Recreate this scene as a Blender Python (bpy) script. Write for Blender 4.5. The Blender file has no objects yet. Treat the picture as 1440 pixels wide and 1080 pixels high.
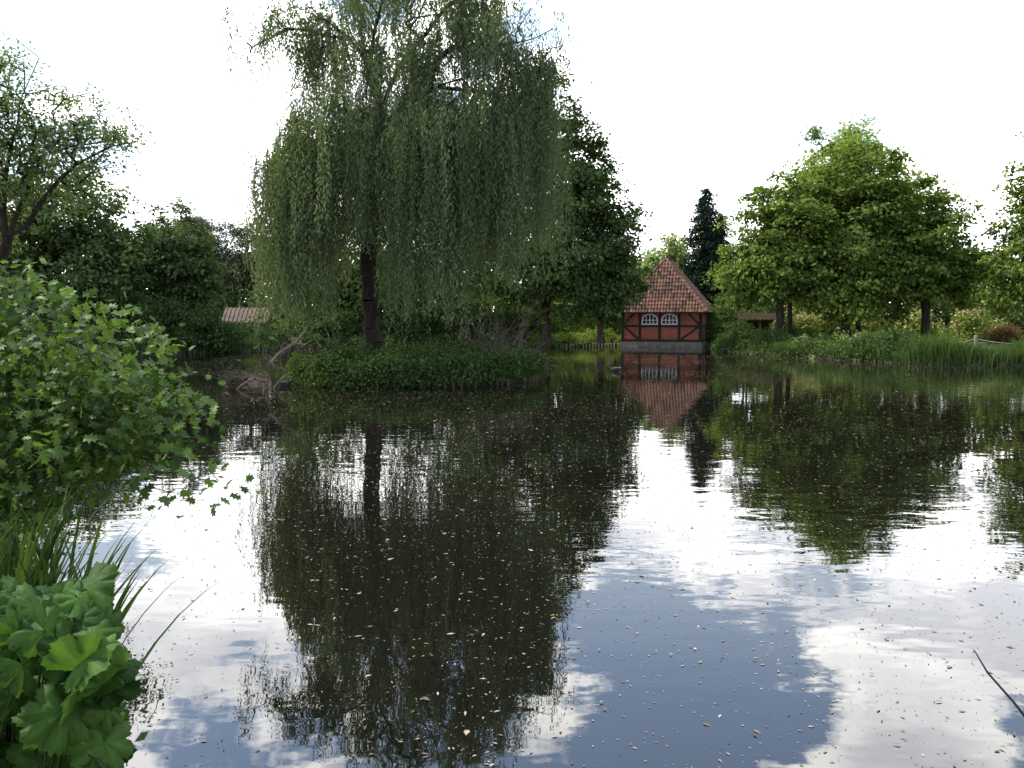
import bpy, math, numpy as np
from mathutils import Vector
scene=bpy.context.scene
# ---------------------------------------------------------------- helpers
class Acc:
    def __init__(s): s.V=[];s.F=[];s.M=[];s.A=[];s.n=0
    def add(s,v,f,m=0,a=0.5):
        v=np.asarray(v,float).reshape(-1,3); f=np.asarray(f,int).reshape(-1,4)
        s.V.append(v); s.F.append(f+s.n); s.n+=len(v)
        s.M.append(np.full(len(f),m,int))
        s.A.append(np.broadcast_to(np.asarray(a,float),(len(f),)).copy())
    def obj(s,name,mats,smooth=False,parent=None,loc=None):
        V=np.concatenate(s.V);F=np.concatenate(s.F);M=np.concatenate(s.M);A=np.concatenate(s.A)
        me=bpy.data.meshes.new(name)
        me.vertices.add(len(V)); me.vertices.foreach_set('co',V.astype(np.float32).ravel())
        me.loops.add(len(F)*4); me.loops.foreach_set('vertex_index',F.astype(np.int32).ravel())
        me.polygons.add(len(F)); me.polygons.foreach_set('loop_start',np.arange(0,len(F)*4,4,dtype=np.int32))
        me.polygons.foreach_set('material_index',M.astype(np.int32))
        me.polygons.foreach_set('use_smooth',np.full(len(F),smooth,dtype=bool))
        at=me.attributes.new('var','FLOAT','FACE'); at.data.foreach_set('value',A.astype(np.float32))
        for m in mats: me.materials.append(m)
        me.update(calc_edges=True)
        o=bpy.data.objects.new(name,me); scene.collection.objects.link(o)
        if parent: o.parent=parent
        if loc: o.location=loc
        return o
def nrm(v): return v/np.maximum(np.linalg.norm(v,axis=-1,keepdims=True),1e-9)
# leaf templates: (u,w,n) coords
T4=(np.array([[0,0,0],[.45,.5,.0],[1,0,-.08],[.45,-.5,.0]],float),np.array([[0,1,2,3]]))
def lobed():
    mt=[0,.08,.2,.35,.5,.62,.8,1.0]
    side=[(0,.01),(.03,.33),(.25,.2),(.48,.5),(.5,.2),(.8,.34),(.8,.12),(1,.0)]
    T=[];Q=[]
    for t in mt: T.append([t,0,-.18*t*t])
    for sg in (1,-1):
        b=len(T)
        for t,w in side: T.append([t,sg*w,.25*w-.2*t*t-.25*w*w])
        for i in range(7):
            q=[i,b+i,b+i+1,i+1]
            Q.append(q if sg<0 else q[::-1])
    return np.array(T,float),np.array(Q)
TLOBE=lobed()
def palm(seed):
    r_=np.random.default_rng(seed)
    K=57; T=[];Q=[];A=[]
    th=np.linspace(-2.75,2.75,K); rings=[0,.28,.52,.72,.88,1.0]; amp=r_.uniform(.75,1.2,8); jt=r_.normal(0,.025,K)
    for r in rings:
        for i,t in enumerate(th):
            lf=t*7/5.5*math.pi/1.0; lob=abs(math.cos(lf)); la=amp[int((t+2.75)/5.5*6.99)]
            R=(.74+.26*lob**.8)*la**.5+.04*(1 if i%2 else -1)+jt[i]
            rr=r*(R if r>.6 else .85)
            T.append([rr*math.cos(t),rr*math.sin(t),.05*lob*r-.30*r*r+.08*math.sin(i*.7+seed+r*5)*r*r])
    for j in range(len(rings)-1):
        for i in range(K-1):
            a=j*K+i; Q.append([a,a+K,a+K+1,a+1])
            lob=abs(math.cos((th[i]+th[i+1])/2*7/5.5*math.pi)); A.append((.12 if lob>.96 else 0)+r_.normal(0,.03)-.05*(j>3))
    return np.array(T,float),np.array(Q),np.array(A)
TPALMS=[palm(s) for s in (1,2,3,4)]
def blade(seg=4):
    T=[];Q=[]
    for i in range(seg+1):
        t=i/seg; w=.5*(1-t**2.2)+.01
        T+= [[t-.12*t**3,w,.35*t**2.5],[t-.12*t**3,-w,.35*t**2.5]]
    for i in range(seg): Q.append([2*i,2*i+1,2*i+3,2*i+2])
    return np.array(T,float),np.array(Q)
TBL=blade()
def inst(acc,tm,c,u,n,L,W=None,mat=0,var=.5):
    T,Q=tm[0],tm[1]; N=len(c)
    u=nrm(u); w=nrm(np.cross(n,u)); n=np.cross(u,w)
    L=np.broadcast_to(L,(N,)); W=L if W is None else np.broadcast_to(W,(N,))
    v=c[:,None,:]+u[:,None,:]*(T[None,:,0]*L[:,None])[...,None]+w[:,None,:]*(T[None,:,1]*W[:,None])[...,None]+n[:,None,:]*(T[None,:,2]*L[:,None])[...,None]
    f=Q[None]+ (np.arange(N)*len(T))[:,None,None]
    a=np.broadcast_to(var,(N,))[:,None]+(tm[2][None] if len(tm)>2 else np.zeros((1,len(Q))))
    acc.add(v,f,mat,a.ravel())
def frustums(acc,P0,P1,R0,R1,sides=5,mat=0,var=.5):
    d=nrm(P1-P0); ref=np.where(np.abs(d[:,2:3])<.9,np.array([[0,0,1.]]),np.array([[1.,0,0]]))
    a=nrm(np.cross(d,ref)); b=np.cross(d,a)
    th=np.arange(sides)/sides*2*math.pi
    ring=a[:,None]*np.cos(th)[None,:,None]+b[:,None]*np.sin(th)[None,:,None]
    v=np.concatenate([P0[:,None]+ring*R0[:,None,None],P1[:,None]+ring*R1[:,None,None]],1)
    q=np.array([[i,(i+1)%sides,sides+(i+1)%sides,sides+i] for i in range(sides)])
    f=q[None]+(np.arange(len(P0))*2*sides)[:,None,None]
    acc.add(v,f,mat,var)
def tube(acc,pts,radii,sides=6,mat=0,var=.5):
    pts=np.array(pts,float); radii=np.array(radii,float)
    d=np.gradient(pts,axis=0); d=nrm(d)
    ref=np.where(np.abs(d[:,2:3])<.9,np.array([[0,0,1.]]),np.array([[1.,0,0]]))
    a=nrm(np.cross(d,ref)); b=np.cross(d,a); th=np.arange(sides)/sides*2*math.pi
    v=pts[:,None]+(a[:,None]*np.cos(th)[None,:,None]+b[:,None]*np.sin(th)[None,:,None])*radii[:,None,None]
    q=[[j*sides+i,j*sides+(i+1)%sides,(j+1)*sides+(i+1)%sides,(j+1)*sides+i] for j in range(len(pts)-1) for i in range(sides)]
    acc.add(v,q,mat,var)
def box(acc,x0,x1,y0,y1,z0,z1,mat=0,var=.5):
    v=[[x,y,z] for x in (x0,x1) for y in (y0,y1) for z in (z0,z1)]
    acc.add(v,[[0,1,3,2],[4,6,7,5],[0,4,5,1],[2,3,7,6],[0,2,6,4],[1,5,7,3]],mat,var)
def obox(acc,p0,p1,w,y0,y1,mat=0,var=.5):
    p0=np.array(p0,float);p1=np.array(p1,float);d=(p1-p0)/np.linalg.norm(p1-p0);n=np.array([-d[1],d[0]])*w/2
    c=[p0+n,p1+n,p1-n,p0-n]
    v=[[q[0],y,q[1]] for y in (y0,y1) for q in c]
    acc.add(v,[[0,1,2,3],[7,6,5,4],[0,4,5,1],[1,5,6,2],[2,6,7,3],[3,7,4,0]],mat,var)
# ---------------------------------------------------------------- materials
def newmat(name):
    m=bpy.data.materials.new(name); m.use_nodes=True; nt=m.node_tree; nt.nodes.clear()
    return m,nt,nt.nodes,nt.links
def leafmat(name,dark,light,trans=.32,rough=.5,spec=0,bump=0,mute=.13,k=.93):
    def mt(c):
        l=.3*c[0]+.6*c[1]+.1*c[2]; return tuple((x*(1-mute)+l*mute)*k for x in c)
    dark,light=mt(dark),mt(light)
    m,nt,N,L=newmat(name)
    out=N.new('ShaderNodeOutputMaterial'); at=N.new('ShaderNodeAttribute'); at.attribute_name='var'
    rp=N.new('ShaderNodeValToRGB'); e=rp.color_ramp.elements; e[0].color=(*dark,1); e[1].color=(*light,1)
    L.new(at.outputs['Fac'],rp.inputs[0])
    if spec>0:
        p=N.new('ShaderNodeBsdfPrincipled'); p.inputs['Roughness'].default_value=rough; p.inputs['Specular IOR Level'].default_value=spec
    else: p=N.new('ShaderNodeBsdfDiffuse')
    src=rp.outputs[0]
    if bump:
        tc=N.new('ShaderNodeTexCoord'); nz=N.new('ShaderNodeTexNoise'); nz.inputs['Scale'].default_value=90; nz.inputs['Detail'].default_value=4
        L.new(tc.outputs['Object'],nz.inputs['Vector']); b=N.new('ShaderNodeBump'); b.inputs['Strength'].default_value=bump; b.inputs['Distance'].default_value=.004
        L.new(nz.outputs[0],b.inputs['Height']); L.new(b.outputs[0],p.inputs['Normal'])
        mm=N.new('ShaderNodeMix'); mm.data_type='RGBA'; mm.blend_type='MULTIPLY'; mm.inputs[0].default_value=.55
        nz3=N.new('ShaderNodeTexNoise'); nz3.inputs['Scale'].default_value=22; nz3.inputs['Detail'].default_value=5; L.new(tc.outputs['Object'],nz3.inputs['Vector'])
        r2=N.new('ShaderNodeValToRGB'); r2.color_ramp.elements[0].position=.3; r2.color_ramp.elements[1].position=.7; r2.color_ramp.elements[0].color=(.5,.5,.4,1); r2.color_ramp.elements[1].color=(1.3,1.25,1.2,1)
        L.new(nz3.outputs[0],r2.inputs[0]); L.new(src,mm.inputs[6]); L.new(r2.outputs[0],mm.inputs[7]); src=mm.outputs[2]
    if trans<=0:
        L.new(src,p.inputs[0]); L.new(p.outputs[0],out.inputs[0]); return m
    t=N.new('ShaderNodeBsdfTranslucent'); mx=N.new('ShaderNodeMixShader'); mx.inputs[0].default_value=trans
    g=N.new('ShaderNodeMix'); g.data_type='RGBA'; g.blend_type='MULTIPLY'; g.inputs[0].default_value=1
    g.inputs[7].default_value=(1.4,1.38,.62,1); L.new(src,g.inputs[6])
    L.new(src,p.inputs[0]); L.new(g.outputs[2],t.inputs[0])
    L.new(p.outputs[0],mx.inputs[1]); L.new(t.outputs[0],mx.inputs[2]); L.new(mx.outputs[0],out.inputs[0])
    return m
def noisemat(name,c1,c2,scale=8,rough=.85,bump=.3,stretch=(1,1,1),usevar=False,detail=6,spec=.3):
    m,nt,N,L=newmat(name)
    out=N.new('ShaderNodeOutputMaterial'); p=N.new('ShaderNodeBsdfPrincipled'); p.inputs['Roughness'].default_value=rough
    p.inputs['Specular IOR Level'].default_value=spec
    tc=N.new('ShaderNodeTexCoord'); mp=N.new('ShaderNodeMapping'); mp.inputs['Scale'].default_value=stretch
    nz=N.new('ShaderNodeTexNoise'); nz.inputs['Scale'].default_value=scale; nz.inputs['Detail'].default_value=detail; nz.inputs['Roughness'].default_value=.65
    L.new(tc.outputs['Object'],mp.inputs[0]); L.new(mp.outputs[0],nz.inputs['Vector'])
    rp=N.new('ShaderNodeValToRGB'); e=rp.color_ramp.elements; e[0].position=.32;e[1].position=.68; e[0].color=(*c1,1); e[1].color=(*c2,1)
    if usevar:
        at=N.new('ShaderNodeAttribute'); at.attribute_name='var'
        ad=N.new('ShaderNodeMath'); ad.operation='ADD'; L.new(nz.outputs[0],ad.inputs[0])
        sb=N.new('ShaderNodeMath'); sb.operation='MULTIPLY_ADD'; sb.inputs[1].default_value=.6; sb.inputs[2].default_value=-.3
        L.new(at.outputs['Fac'],sb.inputs[0]); L.new(sb.outputs[0],ad.inputs[1]); L.new(ad.outputs[0],rp.inputs[0])
    else: L.new(nz.outputs[0],rp.inputs[0])
    L.new(rp.outputs[0],p.inputs['Base Color'])
    b=N.new('ShaderNodeBump'); b.inputs['Strength'].default_value=bump; b.inputs['Distance'].default_value=.05
    L.new(nz.outputs[0],b.inputs['Height']); L.new(b.outputs[0],p.inputs['Normal'])
    L.new(p.outputs[0],out.inputs[0]); return m
bark=noisemat('bark',(.018,.013,.010),(.07,.055,.042),6,.95,.8,(1,1,.3))
darkbark=noisemat('dark_bark',(.010,.008,.006),(.04,.03,.024),7,.95,.8,(1,1,.25))
deadwood=noisemat('dead_wood',(.05,.04,.03),(.16,.13,.10),9,.9,.4)
M_willow=leafmat('willow_leaves',(.06,.098,.042),(.225,.285,.135),.34)
M_oak=leafmat('oak_leaves',(.035,.072,.020),(.135,.205,.055),.32)
M_chest=leafmat('chestnut_leaves',(.05,.10,.014),(.24,.335,.052),.38)
M_linden=leafmat('linden_leaves',(.16,.24,.07),(.38,.47,.16),.36)
M_dark=leafmat('dark_leaves',(.03,.064,.018),(.12,.185,.052),.3)
M_leftgreen=leafmat('maple_leaves',(.045,.088,.028),(.17,.245,.075),.33)
M_mid=leafmat('grove_leaves',(.055,.10,.026),(.18,.26,.075),.33)
M_pine=leafmat('pine_needles',(.07,.085,.05),(.20,.21,.13),.12)
M_spruce=leafmat('spruce_needles',(.014,.030,.020),(.045,.075,.045),.08)
M_airy=leafmat('alder_leaves',(.075,.125,.04),(.23,.30,.12),.38)
M_shrub=leafmat('hawthorn_leaves',(.028,.075,.009),(.155,.26,.038),.40,.42,.15)
M_big=leafmat('broad_leaves',(.012,.05,.005),(.095,.215,.024),.34,.5,.10,.5)
M_iris=leafmat('iris_blades',(.015,.045,.009),(.075,.14,.026),.25,.4,.15)
M_herb=leafmat('herb_leaves',(.028,.064,.018),(.115,.185,.048),.3)
M_grassy=leafmat('bright_herbs',(.09,.16,.02),(.30,.39,.07),.38)
M_flower=leafmat('blossom',(.45,.25,.22),(.7,.62,.4),.3,mute=0)
M_yellow=leafmat('yellow_blossom',(.6,.4,.02),(.75,.6,.05),.3,mute=0)
M_debris=leafmat('debris',(.08,.05,.022),(.50,.42,.28),.0,mute=0)
M_copper=leafmat('copper_leaves',(.12,.07,.03),(.28,.18,.08),.3)
# ---------------------------------------------------------------- skeleton
class Skel:
    def __init__(s,root): s.P=np.zeros((40000,3)); s.P[0]=root; s.par=[-1]; s.n=1
    def _add(s,p,par): s.P[s.n]=p; s.par.append(par); s.n+=1; return s.n-1
    def near(s,p,pen=1.2):
        d=s.P[:s.n]-p; dist=np.linalg.norm(d,axis=1)
        return int(np.argmin(dist+pen*np.maximum(0,d[:,2]))) ,dist
    def poly(s,pts,rng,step=.45,jit=.05):
        pts=np.array(pts,float); i,_=s.near(pts[0],0); prev=i; cur=s.P[i].copy()
        for q in pts:
            L=np.linalg.norm(q-cur)
            k=max(1,int(L/step))
            for j in range(1,k+1):
                prev=s._add(cur+(q-cur)*j/k+rng.normal(0,jit,3)*(j<k),prev)
            cur=q.copy()
    def connect(s,p,rng,up=.12,step=.6,jit=.07):
        i,dist=s.near(p); a=s.P[i].copy(); L=np.linalg.norm(p-a); k=max(1,int(L/step)); prev=i
        for j in range(1,k+1):
            t=j/k; q=a+(p-a)*t; q[2]+=up*L*math.sin(t*math.pi)*.8
            prev=s._add(q+rng.normal(0,jit,3)*(j<k),prev)
    def wood(s,acc,tip=.012,ex=.5,mat=0,rmax=9,sides=6,base=None):
        cnt=np.zeros(s.n)
        ch=np.zeros(s.n,int)
        for i in range(1,s.n): ch[s.par[i]]+=1
        cnt[ch==0]=1
        for i in range(s.n-1,0,-1): cnt[s.par[i]]+=cnt[i]
        R=np.minimum(tip*cnt**ex,rmax)
        par=np.array(s.par[1:]); idx=np.arange(1,s.n)
        R0=np.minimum(R[par],R[idx]*1.35); 
        if base is not None:
            z0=s.P[0][2]; fl=1+.5*np.exp(-(s.P[:s.n,2]-z0)/.35); main=R>R.max()*.6; R=np.where(main,R*fl,R); R0=np.where(main[par]&main[idx],R[par],R0)
        frustums(acc,s.P[par],s.P[idx],R0,R[idx],sides,mat)
def leafcloud(acc,C,rng,nl,cr,flat,L,asp,mat,cvar,up=.8,outc=None,droop=.25,tm=T4,lv=.22):
    n=len(C)*nl; ci=np.repeat(np.arange(len(C)),nl)
    r=np.broadcast_to(cr,(len(C),))[ci][:,None]
    off=rng.normal(0,1,(n,3))*r*np.array([.55,.55,.55*flat])
    off[:,2]-=.25*np.hypot(off[:,0],off[:,1])
    c=C[ci]+off
    nn=nrm(rng.normal(0,1,(n,3)))*.75+np.array([0,0,up])
    if outc is not None: nn+=.5*nrm(c-outc)
    u=rng.normal(0,1,(n,3))+np.array([0,0,-droop*2])
    if outc is not None: u+=.5*nrm(c-outc)
    u=u-nrm(nn)*np.sum(u*nrm(nn),axis=1,keepdims=True)*.7
    LL=L*rng.uniform(.65,1.35,n)
    v=np.clip(cvar[ci]+rng.normal(0,lv,n),0,1)
    inst(acc,tm,c,u,nn,LL,LL*asp,mat,v)
def blobpts(blobs,n,rng,pw=.45,skip=0.0):
    b=np.array(blobs,float); w=(b[:,3]*b[:,4]*b[:,5])**.75; w/=w.sum()
    k=rng.choice(len(b),n,p=w); d=nrm(rng.normal(0,1,(n,3))); r=rng.uniform(0,1,(n,1))**pw
    lum=1+.13*np.sin(d[:,:1]*5.3+k[:,None])*np.cos(d[:,2:]*4.7+k[:,None]*2)+.07*np.sin(d[:,1:2]*11+k[:,None])
    return b[k,:3]+d*r*lum*b[k,3:]
def tree(name,trunk,blobs,ncl,nl,L,lm,seed,cr=.75,flat=.55,asp=.62,bk=bark,tip=.022,limbs=(),up=.8,zmin=1.0,droop=.25,pw=.45):
    rng=np.random.default_rng(seed); acc=Acc()
    C=blobpts(blobs,ncl,rng,pw); C=C[C[:,2]>zmin]
    trunk=np.array(trunk,float); sk=Skel(trunk[0]); sk.poly(trunk[1:],rng,.5,.03)
    for l in limbs: sk.poly(l,rng)
    o=np.argsort(np.linalg.norm(C-trunk[-1],axis=1)); 
    for i in o: sk.connect(C[i],rng)
    sk.wood(acc,tip,.5,0,base=True)
    cv=np.clip(rng.normal(.45,.19,len(C)),.03,.97)
    cc=np.mean(np.array(blobs)[:,:3],axis=0)
    leafcloud(acc,C,rng,nl,cr*rng.uniform(.6,1.3,len(C)),flat,L,asp,1,cv,up=up,outc=cc,droop=droop)
    return acc.obj(name,[bk,lm])
def shrub(name,blobs,ncl,nl,L,lm,seed,cr=.45,flat=.8,extra=None,zmin=.3,pw=.35):
    rng=np.random.default_rng(seed); acc=Acc(); C=blobpts(blobs,ncl,rng,pw); C=C[C[:,2]>zmin]
    b=np.array(blobs)
    S=C[rng.choice(len(C),min(60,len(C)),replace=False)]
    k=np.argmin(np.linalg.norm(S[:,None,:2]-b[None,:,:2],axis=2),axis=1); B=np.c_[b[k,:2]+rng.normal(0,.2,(len(S),2)),np.full(len(S),.2)]
    frustums(acc,B,S,np.full(len(S),.03),np.full(len(S),.008),4,0)
    cv=np.clip(rng.normal(.45,.2,len(C)),.02,.98)
    leafcloud(acc,C,rng,nl,cr*rng.uniform(.7,1.3,len(C)),flat,L,.6,1,cv,up=.7)
    mats=[bark,lm]
    if extra:
        m,k,s=extra; top=C[C[:,2]>np.percentile(C[:,2],35)]; q=top[rng.integers(0,len(top),k)]+rng.normal(0,cr*.6,(k,3))+np.array([0,-.15,.1])
        inst(acc,T4,q,rng.normal(0,1,(k,3)),rng.normal(0,1,(k,3))+np.array([0,-1,.8]),s,s*.8,2,rng.uniform(0,1,k)); mats.append(m)
    return acc.obj(name,mats)
# ---------------------------------------------------------------- pond outline and ground
pond=np.array([(8,1.2),(3.2,1.9),(0.4,1.7),(-.8,1.9),(-1.35,2.6),(-2.6,4.6),(-4.6,7.6),(-8.2,13),(-12.5,22),(-16.5,32),(-20.5,43),(-22.6,45.5),(-20,48.5),(-17,55),(-11,59),(-3,62),(5,63.2),(9.5,65.5),(15.8,63.5),(14.7,59.5),(13.7,53),(15.1,46.5),(16.7,41),(18.6,38.0),(21.3,36.8),(25,36.0),(33,33),(40,20),(34,5),(18,1.0)],float)
def sdist(X,Y):
    P=np.stack([X.ravel(),Y.ravel()],1); D=np.full(len(P),1e9); ins=np.zeros(len(P),bool)
    for i in range(len(pond)):
        a=pond[i];b=pond[(i+1)%len(pond)];ab=b-a
        t=np.clip(((P-a)@ab)/(ab@ab),0,1); D=np.minimum(D,np.linalg.norm(P-(a+t[:,None]*ab),axis=1))
        c=((a[1]>P[:,1])!=(b[1]>P[:,1]))
        xi=a[0]+(P[:,1]-a[1])*ab[0]/(ab[1] if abs(ab[1])>1e-9 else 1e-9)
        ins^=c&(P[:,0]<xi)
    return np.where(ins,-D,D).reshape(X.shape)
def gheight(X,Y):
    d=sdist(np.asarray(X,float),np.asarray(Y,float))
    h=np.where(d>0,.20+.06*np.minimum(d,6)+.06*np.sin(X*1.3)*np.cos(Y*1.1)*np.clip(d/2,0,1),np.maximum(-1.2,d*2+.1))
    return h
gx=np.concatenate([[-1500,-700,-300,-150,-90],np.arange(-55,55.1,.5),[90,150,300,700,1500]])
gy=np.concatenate([[-1500,-600,-200,-60,-20],np.arange(-5,80.1,.5),[120,200,400,800,1800]])
X,Y=np.meshgrid(gx,gy); Z=gheight(X,Y); ny,nx=X.shape
ii=np.arange(ny*nx).reshape(ny,nx); q=np.stack([ii[:-1,:-1],ii[:-1,1:],ii[1:,1:],ii[1:,:-1]],-1).reshape(-1,4)
a=Acc(); a.add(np.stack([X,Y,Z],-1),q)
M_ground=noisemat('ground',(.035,.05,.014),(.10,.12,.04),.9,.95,.5)
a.obj('ground',[M_ground],True)
# ---------------------------------------------------------------- water
m,nt,N,L=newmat('pond_water')
out=N.new('ShaderNodeOutputMaterial'); df=N.new('ShaderNodeBsdfDiffuse'); df.inputs[0].default_value=(.006,.0058,.004,1)
gl=N.new('ShaderNodeBsdfGlossy'); gl.inputs['Roughness'].default_value=.01; gl.inputs[0].default_value=(.96,.96,.95,1)
fr=N.new('ShaderNodeFresnel'); fr.inputs['IOR'].default_value=1.9
tc=N.new('ShaderNodeTexCoord')
mp=N.new('ShaderNodeMapping'); mp.inputs['Scale'].default_value=(.7,1.25,1)
n1=N.new('ShaderNodeTexNoise'); n1.inputs['Scale'].default_value=1.9; n1.inputs['Detail'].default_value=2.5; n1.inputs['Roughness'].default_value=.5
n2=N.new('ShaderNodeTexNoise'); n2.inputs['Scale'].default_value=.12; n2.inputs['Detail'].default_value=2
mr=N.new('ShaderNodeMapRange'); mr.inputs[1].default_value=.42; mr.inputs[2].default_value=.62; mr.inputs[3].default_value=.4; mr.inputs[4].default_value=1.0
bp=N.new('ShaderNodeBump'); bp.inputs['Distance'].default_value=.0062
L.new(tc.outputs['Object'],mp.inputs[0]); L.new(mp.outputs[0],n1.inputs['Vector']); L.new(tc.outputs['Object'],n2.inputs['Vector'])
L.new(n2.outputs[0],mr.inputs[0]); L.new(mr.outputs[0],bp.inputs['Strength']); L.new(n1.outputs[0],bp.inputs['Height'])
mx=N.new('ShaderNodeMixShader'); L.new(fr.outputs[0],mx.inputs[0]); L.new(df.outputs[0],mx.inputs[1]); L.new(gl.outputs[0],mx.inputs[2])
L.new(bp.outputs[0],gl.inputs['Normal']); L.new(mx.outputs[0],out.inputs[0])
a=Acc(); a.add([[-30,.5,0],[48,.5,0],[48,70,0],[-30,70,0]],[[0,1,2,3]]); a.obj('pond_water',[m])
# floating debris
rng=np.random.default_rng(5); n=260000
px=rng.uniform(-16,22,n); py=2.2+46*rng.uniform(0,1,n)**1.5
f=np.sin(px*.9+1.3*np.sin(py*.5))+np.sin(py*.7+px*.35+2)+.8*np.sin(px*2.3-py*1.1)+1.2*np.exp(-((px+.4)/3.5)**2)
keep=(rng.uniform(-2.8,2.7,n)<f+.2)&(sdist(px,py)<-.1)
px,py=px[keep],py[keep]; n=len(px); s=rng.lognormal(-4.65,.6,n)*(1+py*.035)
a=Acc(); inst(a,T4,np.c_[px,py,np.full(n,.004)],np.c_[rng.normal(0,1,(n,2)),np.zeros(n)],np.tile([0,0,1.],(n,1)),s*1.1,s*.42,0,rng.beta(1.1,1.5,n))
n=650; px=rng.uniform(-3,9,n);py=rng.uniform(2.8,18,n)
inst(a,T4,np.c_[px,py,np.full(n,.008)],np.c_[rng.normal(0,1,(n,2)),np.zeros(n)+.05],np.tile([0,0,1.],(n,1)),rng.uniform(.02,.06,n),.014,0,rng.uniform(.0,.9,n))
a.obj('floating_petals_and_leaves',[M_debris])
# ---------------------------------------------------------------- island
def island_r(t): return 1+.06*np.sin(3*t+1)+.04*np.sin(5*t)
IC=np.array([-3.05,27.2]); IR=(3.95,2.75); IA=math.radians(14)
def island_xy(t,r):
    x=np.cos(t)*IR[0]*island_r(t)*r; y=np.sin(t)*IR[1]*island_r(t)*r
    return IC[0]+x*math.cos(IA)-y*math.sin(IA), IC[1]+x*math.sin(IA)+y*math.cos(IA)
def island_h(r): return np.where(r<.97,.28+.35*(1-r**2),-.5)
a=Acc(); K=64; rr=[0,.3,.6,.85,.955,.97,.975]; v=[]
for r in rr:
    for k in range(K):
        t=k/K*2*math.pi; x,y=island_xy(t,r); v.append([x,y,float(island_h(np.array(r)))])
q=[[j*K+k,j*K+(k+1)%K,(j+1)*K+(k+1)%K,(j+1)*K+k] for j in range(len(rr)-1) for k in range(K)]
a.add(v,q); a.obj('island',[noisemat('island_soil',(.02,.018,.01),(.06,.05,.03),3,.95,.6)],True)
rng=np.random.default_rng(11)
n=620; t=rng.uniform(0,2*math.pi,n); r=rng.uniform(0,1,n)**.4*.98
x,y=island_xy(t,r)
C=np.c_[x,y,island_h(np.minimum(r,.95))+rng.uniform(.05,.5,n)+.2*np.sin(x*2.1)*np.sin(y*1.7)+.1*np.sin(x*4.3+1)]
n2=320; t2=rng.uniform(math.radians(150),math.radians(292),n2); x,y=island_xy(t2,1.02); C=np.r_[C,np.c_[x,y,rng.uniform(.08,.8,n2)+.12*np.sin(x*3.1)]]
n2=150; t2=rng.uniform(math.radians(290),math.radians(400),n2); x,y=island_xy(t2,.98); C=np.r_[C,np.c_[x,y,rng.uniform(.28,.9,n2)]]
a=Acc(); leafcloud(a,C,rng,58,.25,.9,.10,.6,0,np.clip(rng.normal(.4,.26,len(C)),0,1),up=.6)
a.obj('island_herbs',[M_herb])
M_edge=noisemat('weathered_wood',(.022,.018,.013),(.085,.07,.05),7,.9,.4,(1,1,.3),usevar=True)
def stakes(name,path,h,sp,w=.09,seed=1,rails=True):
    rng=np.random.default_rng(seed); path=np.array(path,float); a=Acc()
    for p,q in zip(path[:-1],path[1:]):
        L=np.linalg.norm(q-p); k=max(1,int(L/sp)); d=(q-p)/L
        for j in range(k):
            c=p+(q-p)*(j+.5)/k+rng.normal(0,.012,2); hh=h+rng.normal(0,.035)
            tube(a,[[c[0],c[1],-.4],[c[0]+rng.normal(0,.01),c[1],hh-.02],[c[0],c[1],hh]],[w/2,w/2,w/2*.6],7,0,rng.uniform(0,1))
    return a.obj(name,[M_edge])
stakes('pond_edging',[(14.7,59.5),(13.7,53),(15.1,46.5),(16.7,41),(18.6,38.0),(21.3,36.8),(25,36),(33,33)],.10,.17,.10,2)
stakes('pond_edging',[(-22.6,45.5),(-20,48.5),(-17,55),(-11,59),(-3,62),(5,63.2),(8.3,64.6)],.26,.26,.16,3)
ts=np.radians(np.linspace(270,395,34)); ex,ey=island_xy(ts,1.0)
stakes('island_edging',np.c_[ex,ey],.2,.13,.10,4)
# ---------------------------------------------------------------- willow
rng=np.random.default_rng(21); a=Acc(); WY=27.0
sk=Skel(np.array([-4.6,WY,.45]))
sk.poly([(-4.6,WY,2.2),(-4.72,WY,3.9),(-4.6,WY,5.6),(-4.3,WY,7.2),(-4.15,WY,8.9)],rng,.4,.02)
limbs=[[(-4.15,WY,8.9),(-4.6,26.9,10.2),(-5.2,26.8,11.0),(-6.2,26.6,11.7)],
 [(-4.15,WY,8.9),(-3.6,27.2,10.3),(-3.0,27.2,11.8),(-2.3,27.3,13.4)],
 [(-4.4,WY,7.0),(-3.4,26.5,8.3),(-2.5,25.6,9.1),(-1.5,25.0,9.2),(-.7,24.8,8.4)],
 [(-4.2,WY,8.0),(-3.1,26.9,9.6),(-1.9,26.5,10.6),(-.3,26.6,10.7),(.7,26.6,10.9)],
 [(-5.2,26.8,11.0),(-7.0,26.6,11.2),(-8.2,26.5,10.6)],
 [(-4.6,WY,5.6),(-5.7,26.6,7.0),(-6.8,26.4,7.6),(-7.5,26.4,7.3)],
 [(-4.6,WY,5.4),(-5.0,26,7.2),(-5.3,25.4,8.5)],
 [(-4.6,WY,5.8),(-3.7,26,7.3),(-2.6,25.6,8.4),(-1.9,25.5,8.6)],
 [(-4.5,WY,6.2),(-5.0,28.4,8.0),(-5.8,29,8.8)],[(-4.3,WY,6.5),(-3.2,28.4,8.8),(-2.4,29.2,9.8)],[(-3.1,26.9,9.6),(-1.4,27.0,9.4),(0,27,9.2)],
 [(-4.2,WY,8.6),(-4.9,27.6,10.6),(-5.0,27.8,12.4)],[(-3.6,27.2,10.3),(-2.0,26.6,11.9),(-.8,26.4,12.8)],[(-4.6,26.9,10.2),(-4.2,26.6,11.6),(-4.0,26.6,13.3)]]
for l in limbs: sk.poly(l,rng,.4,.04)
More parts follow.
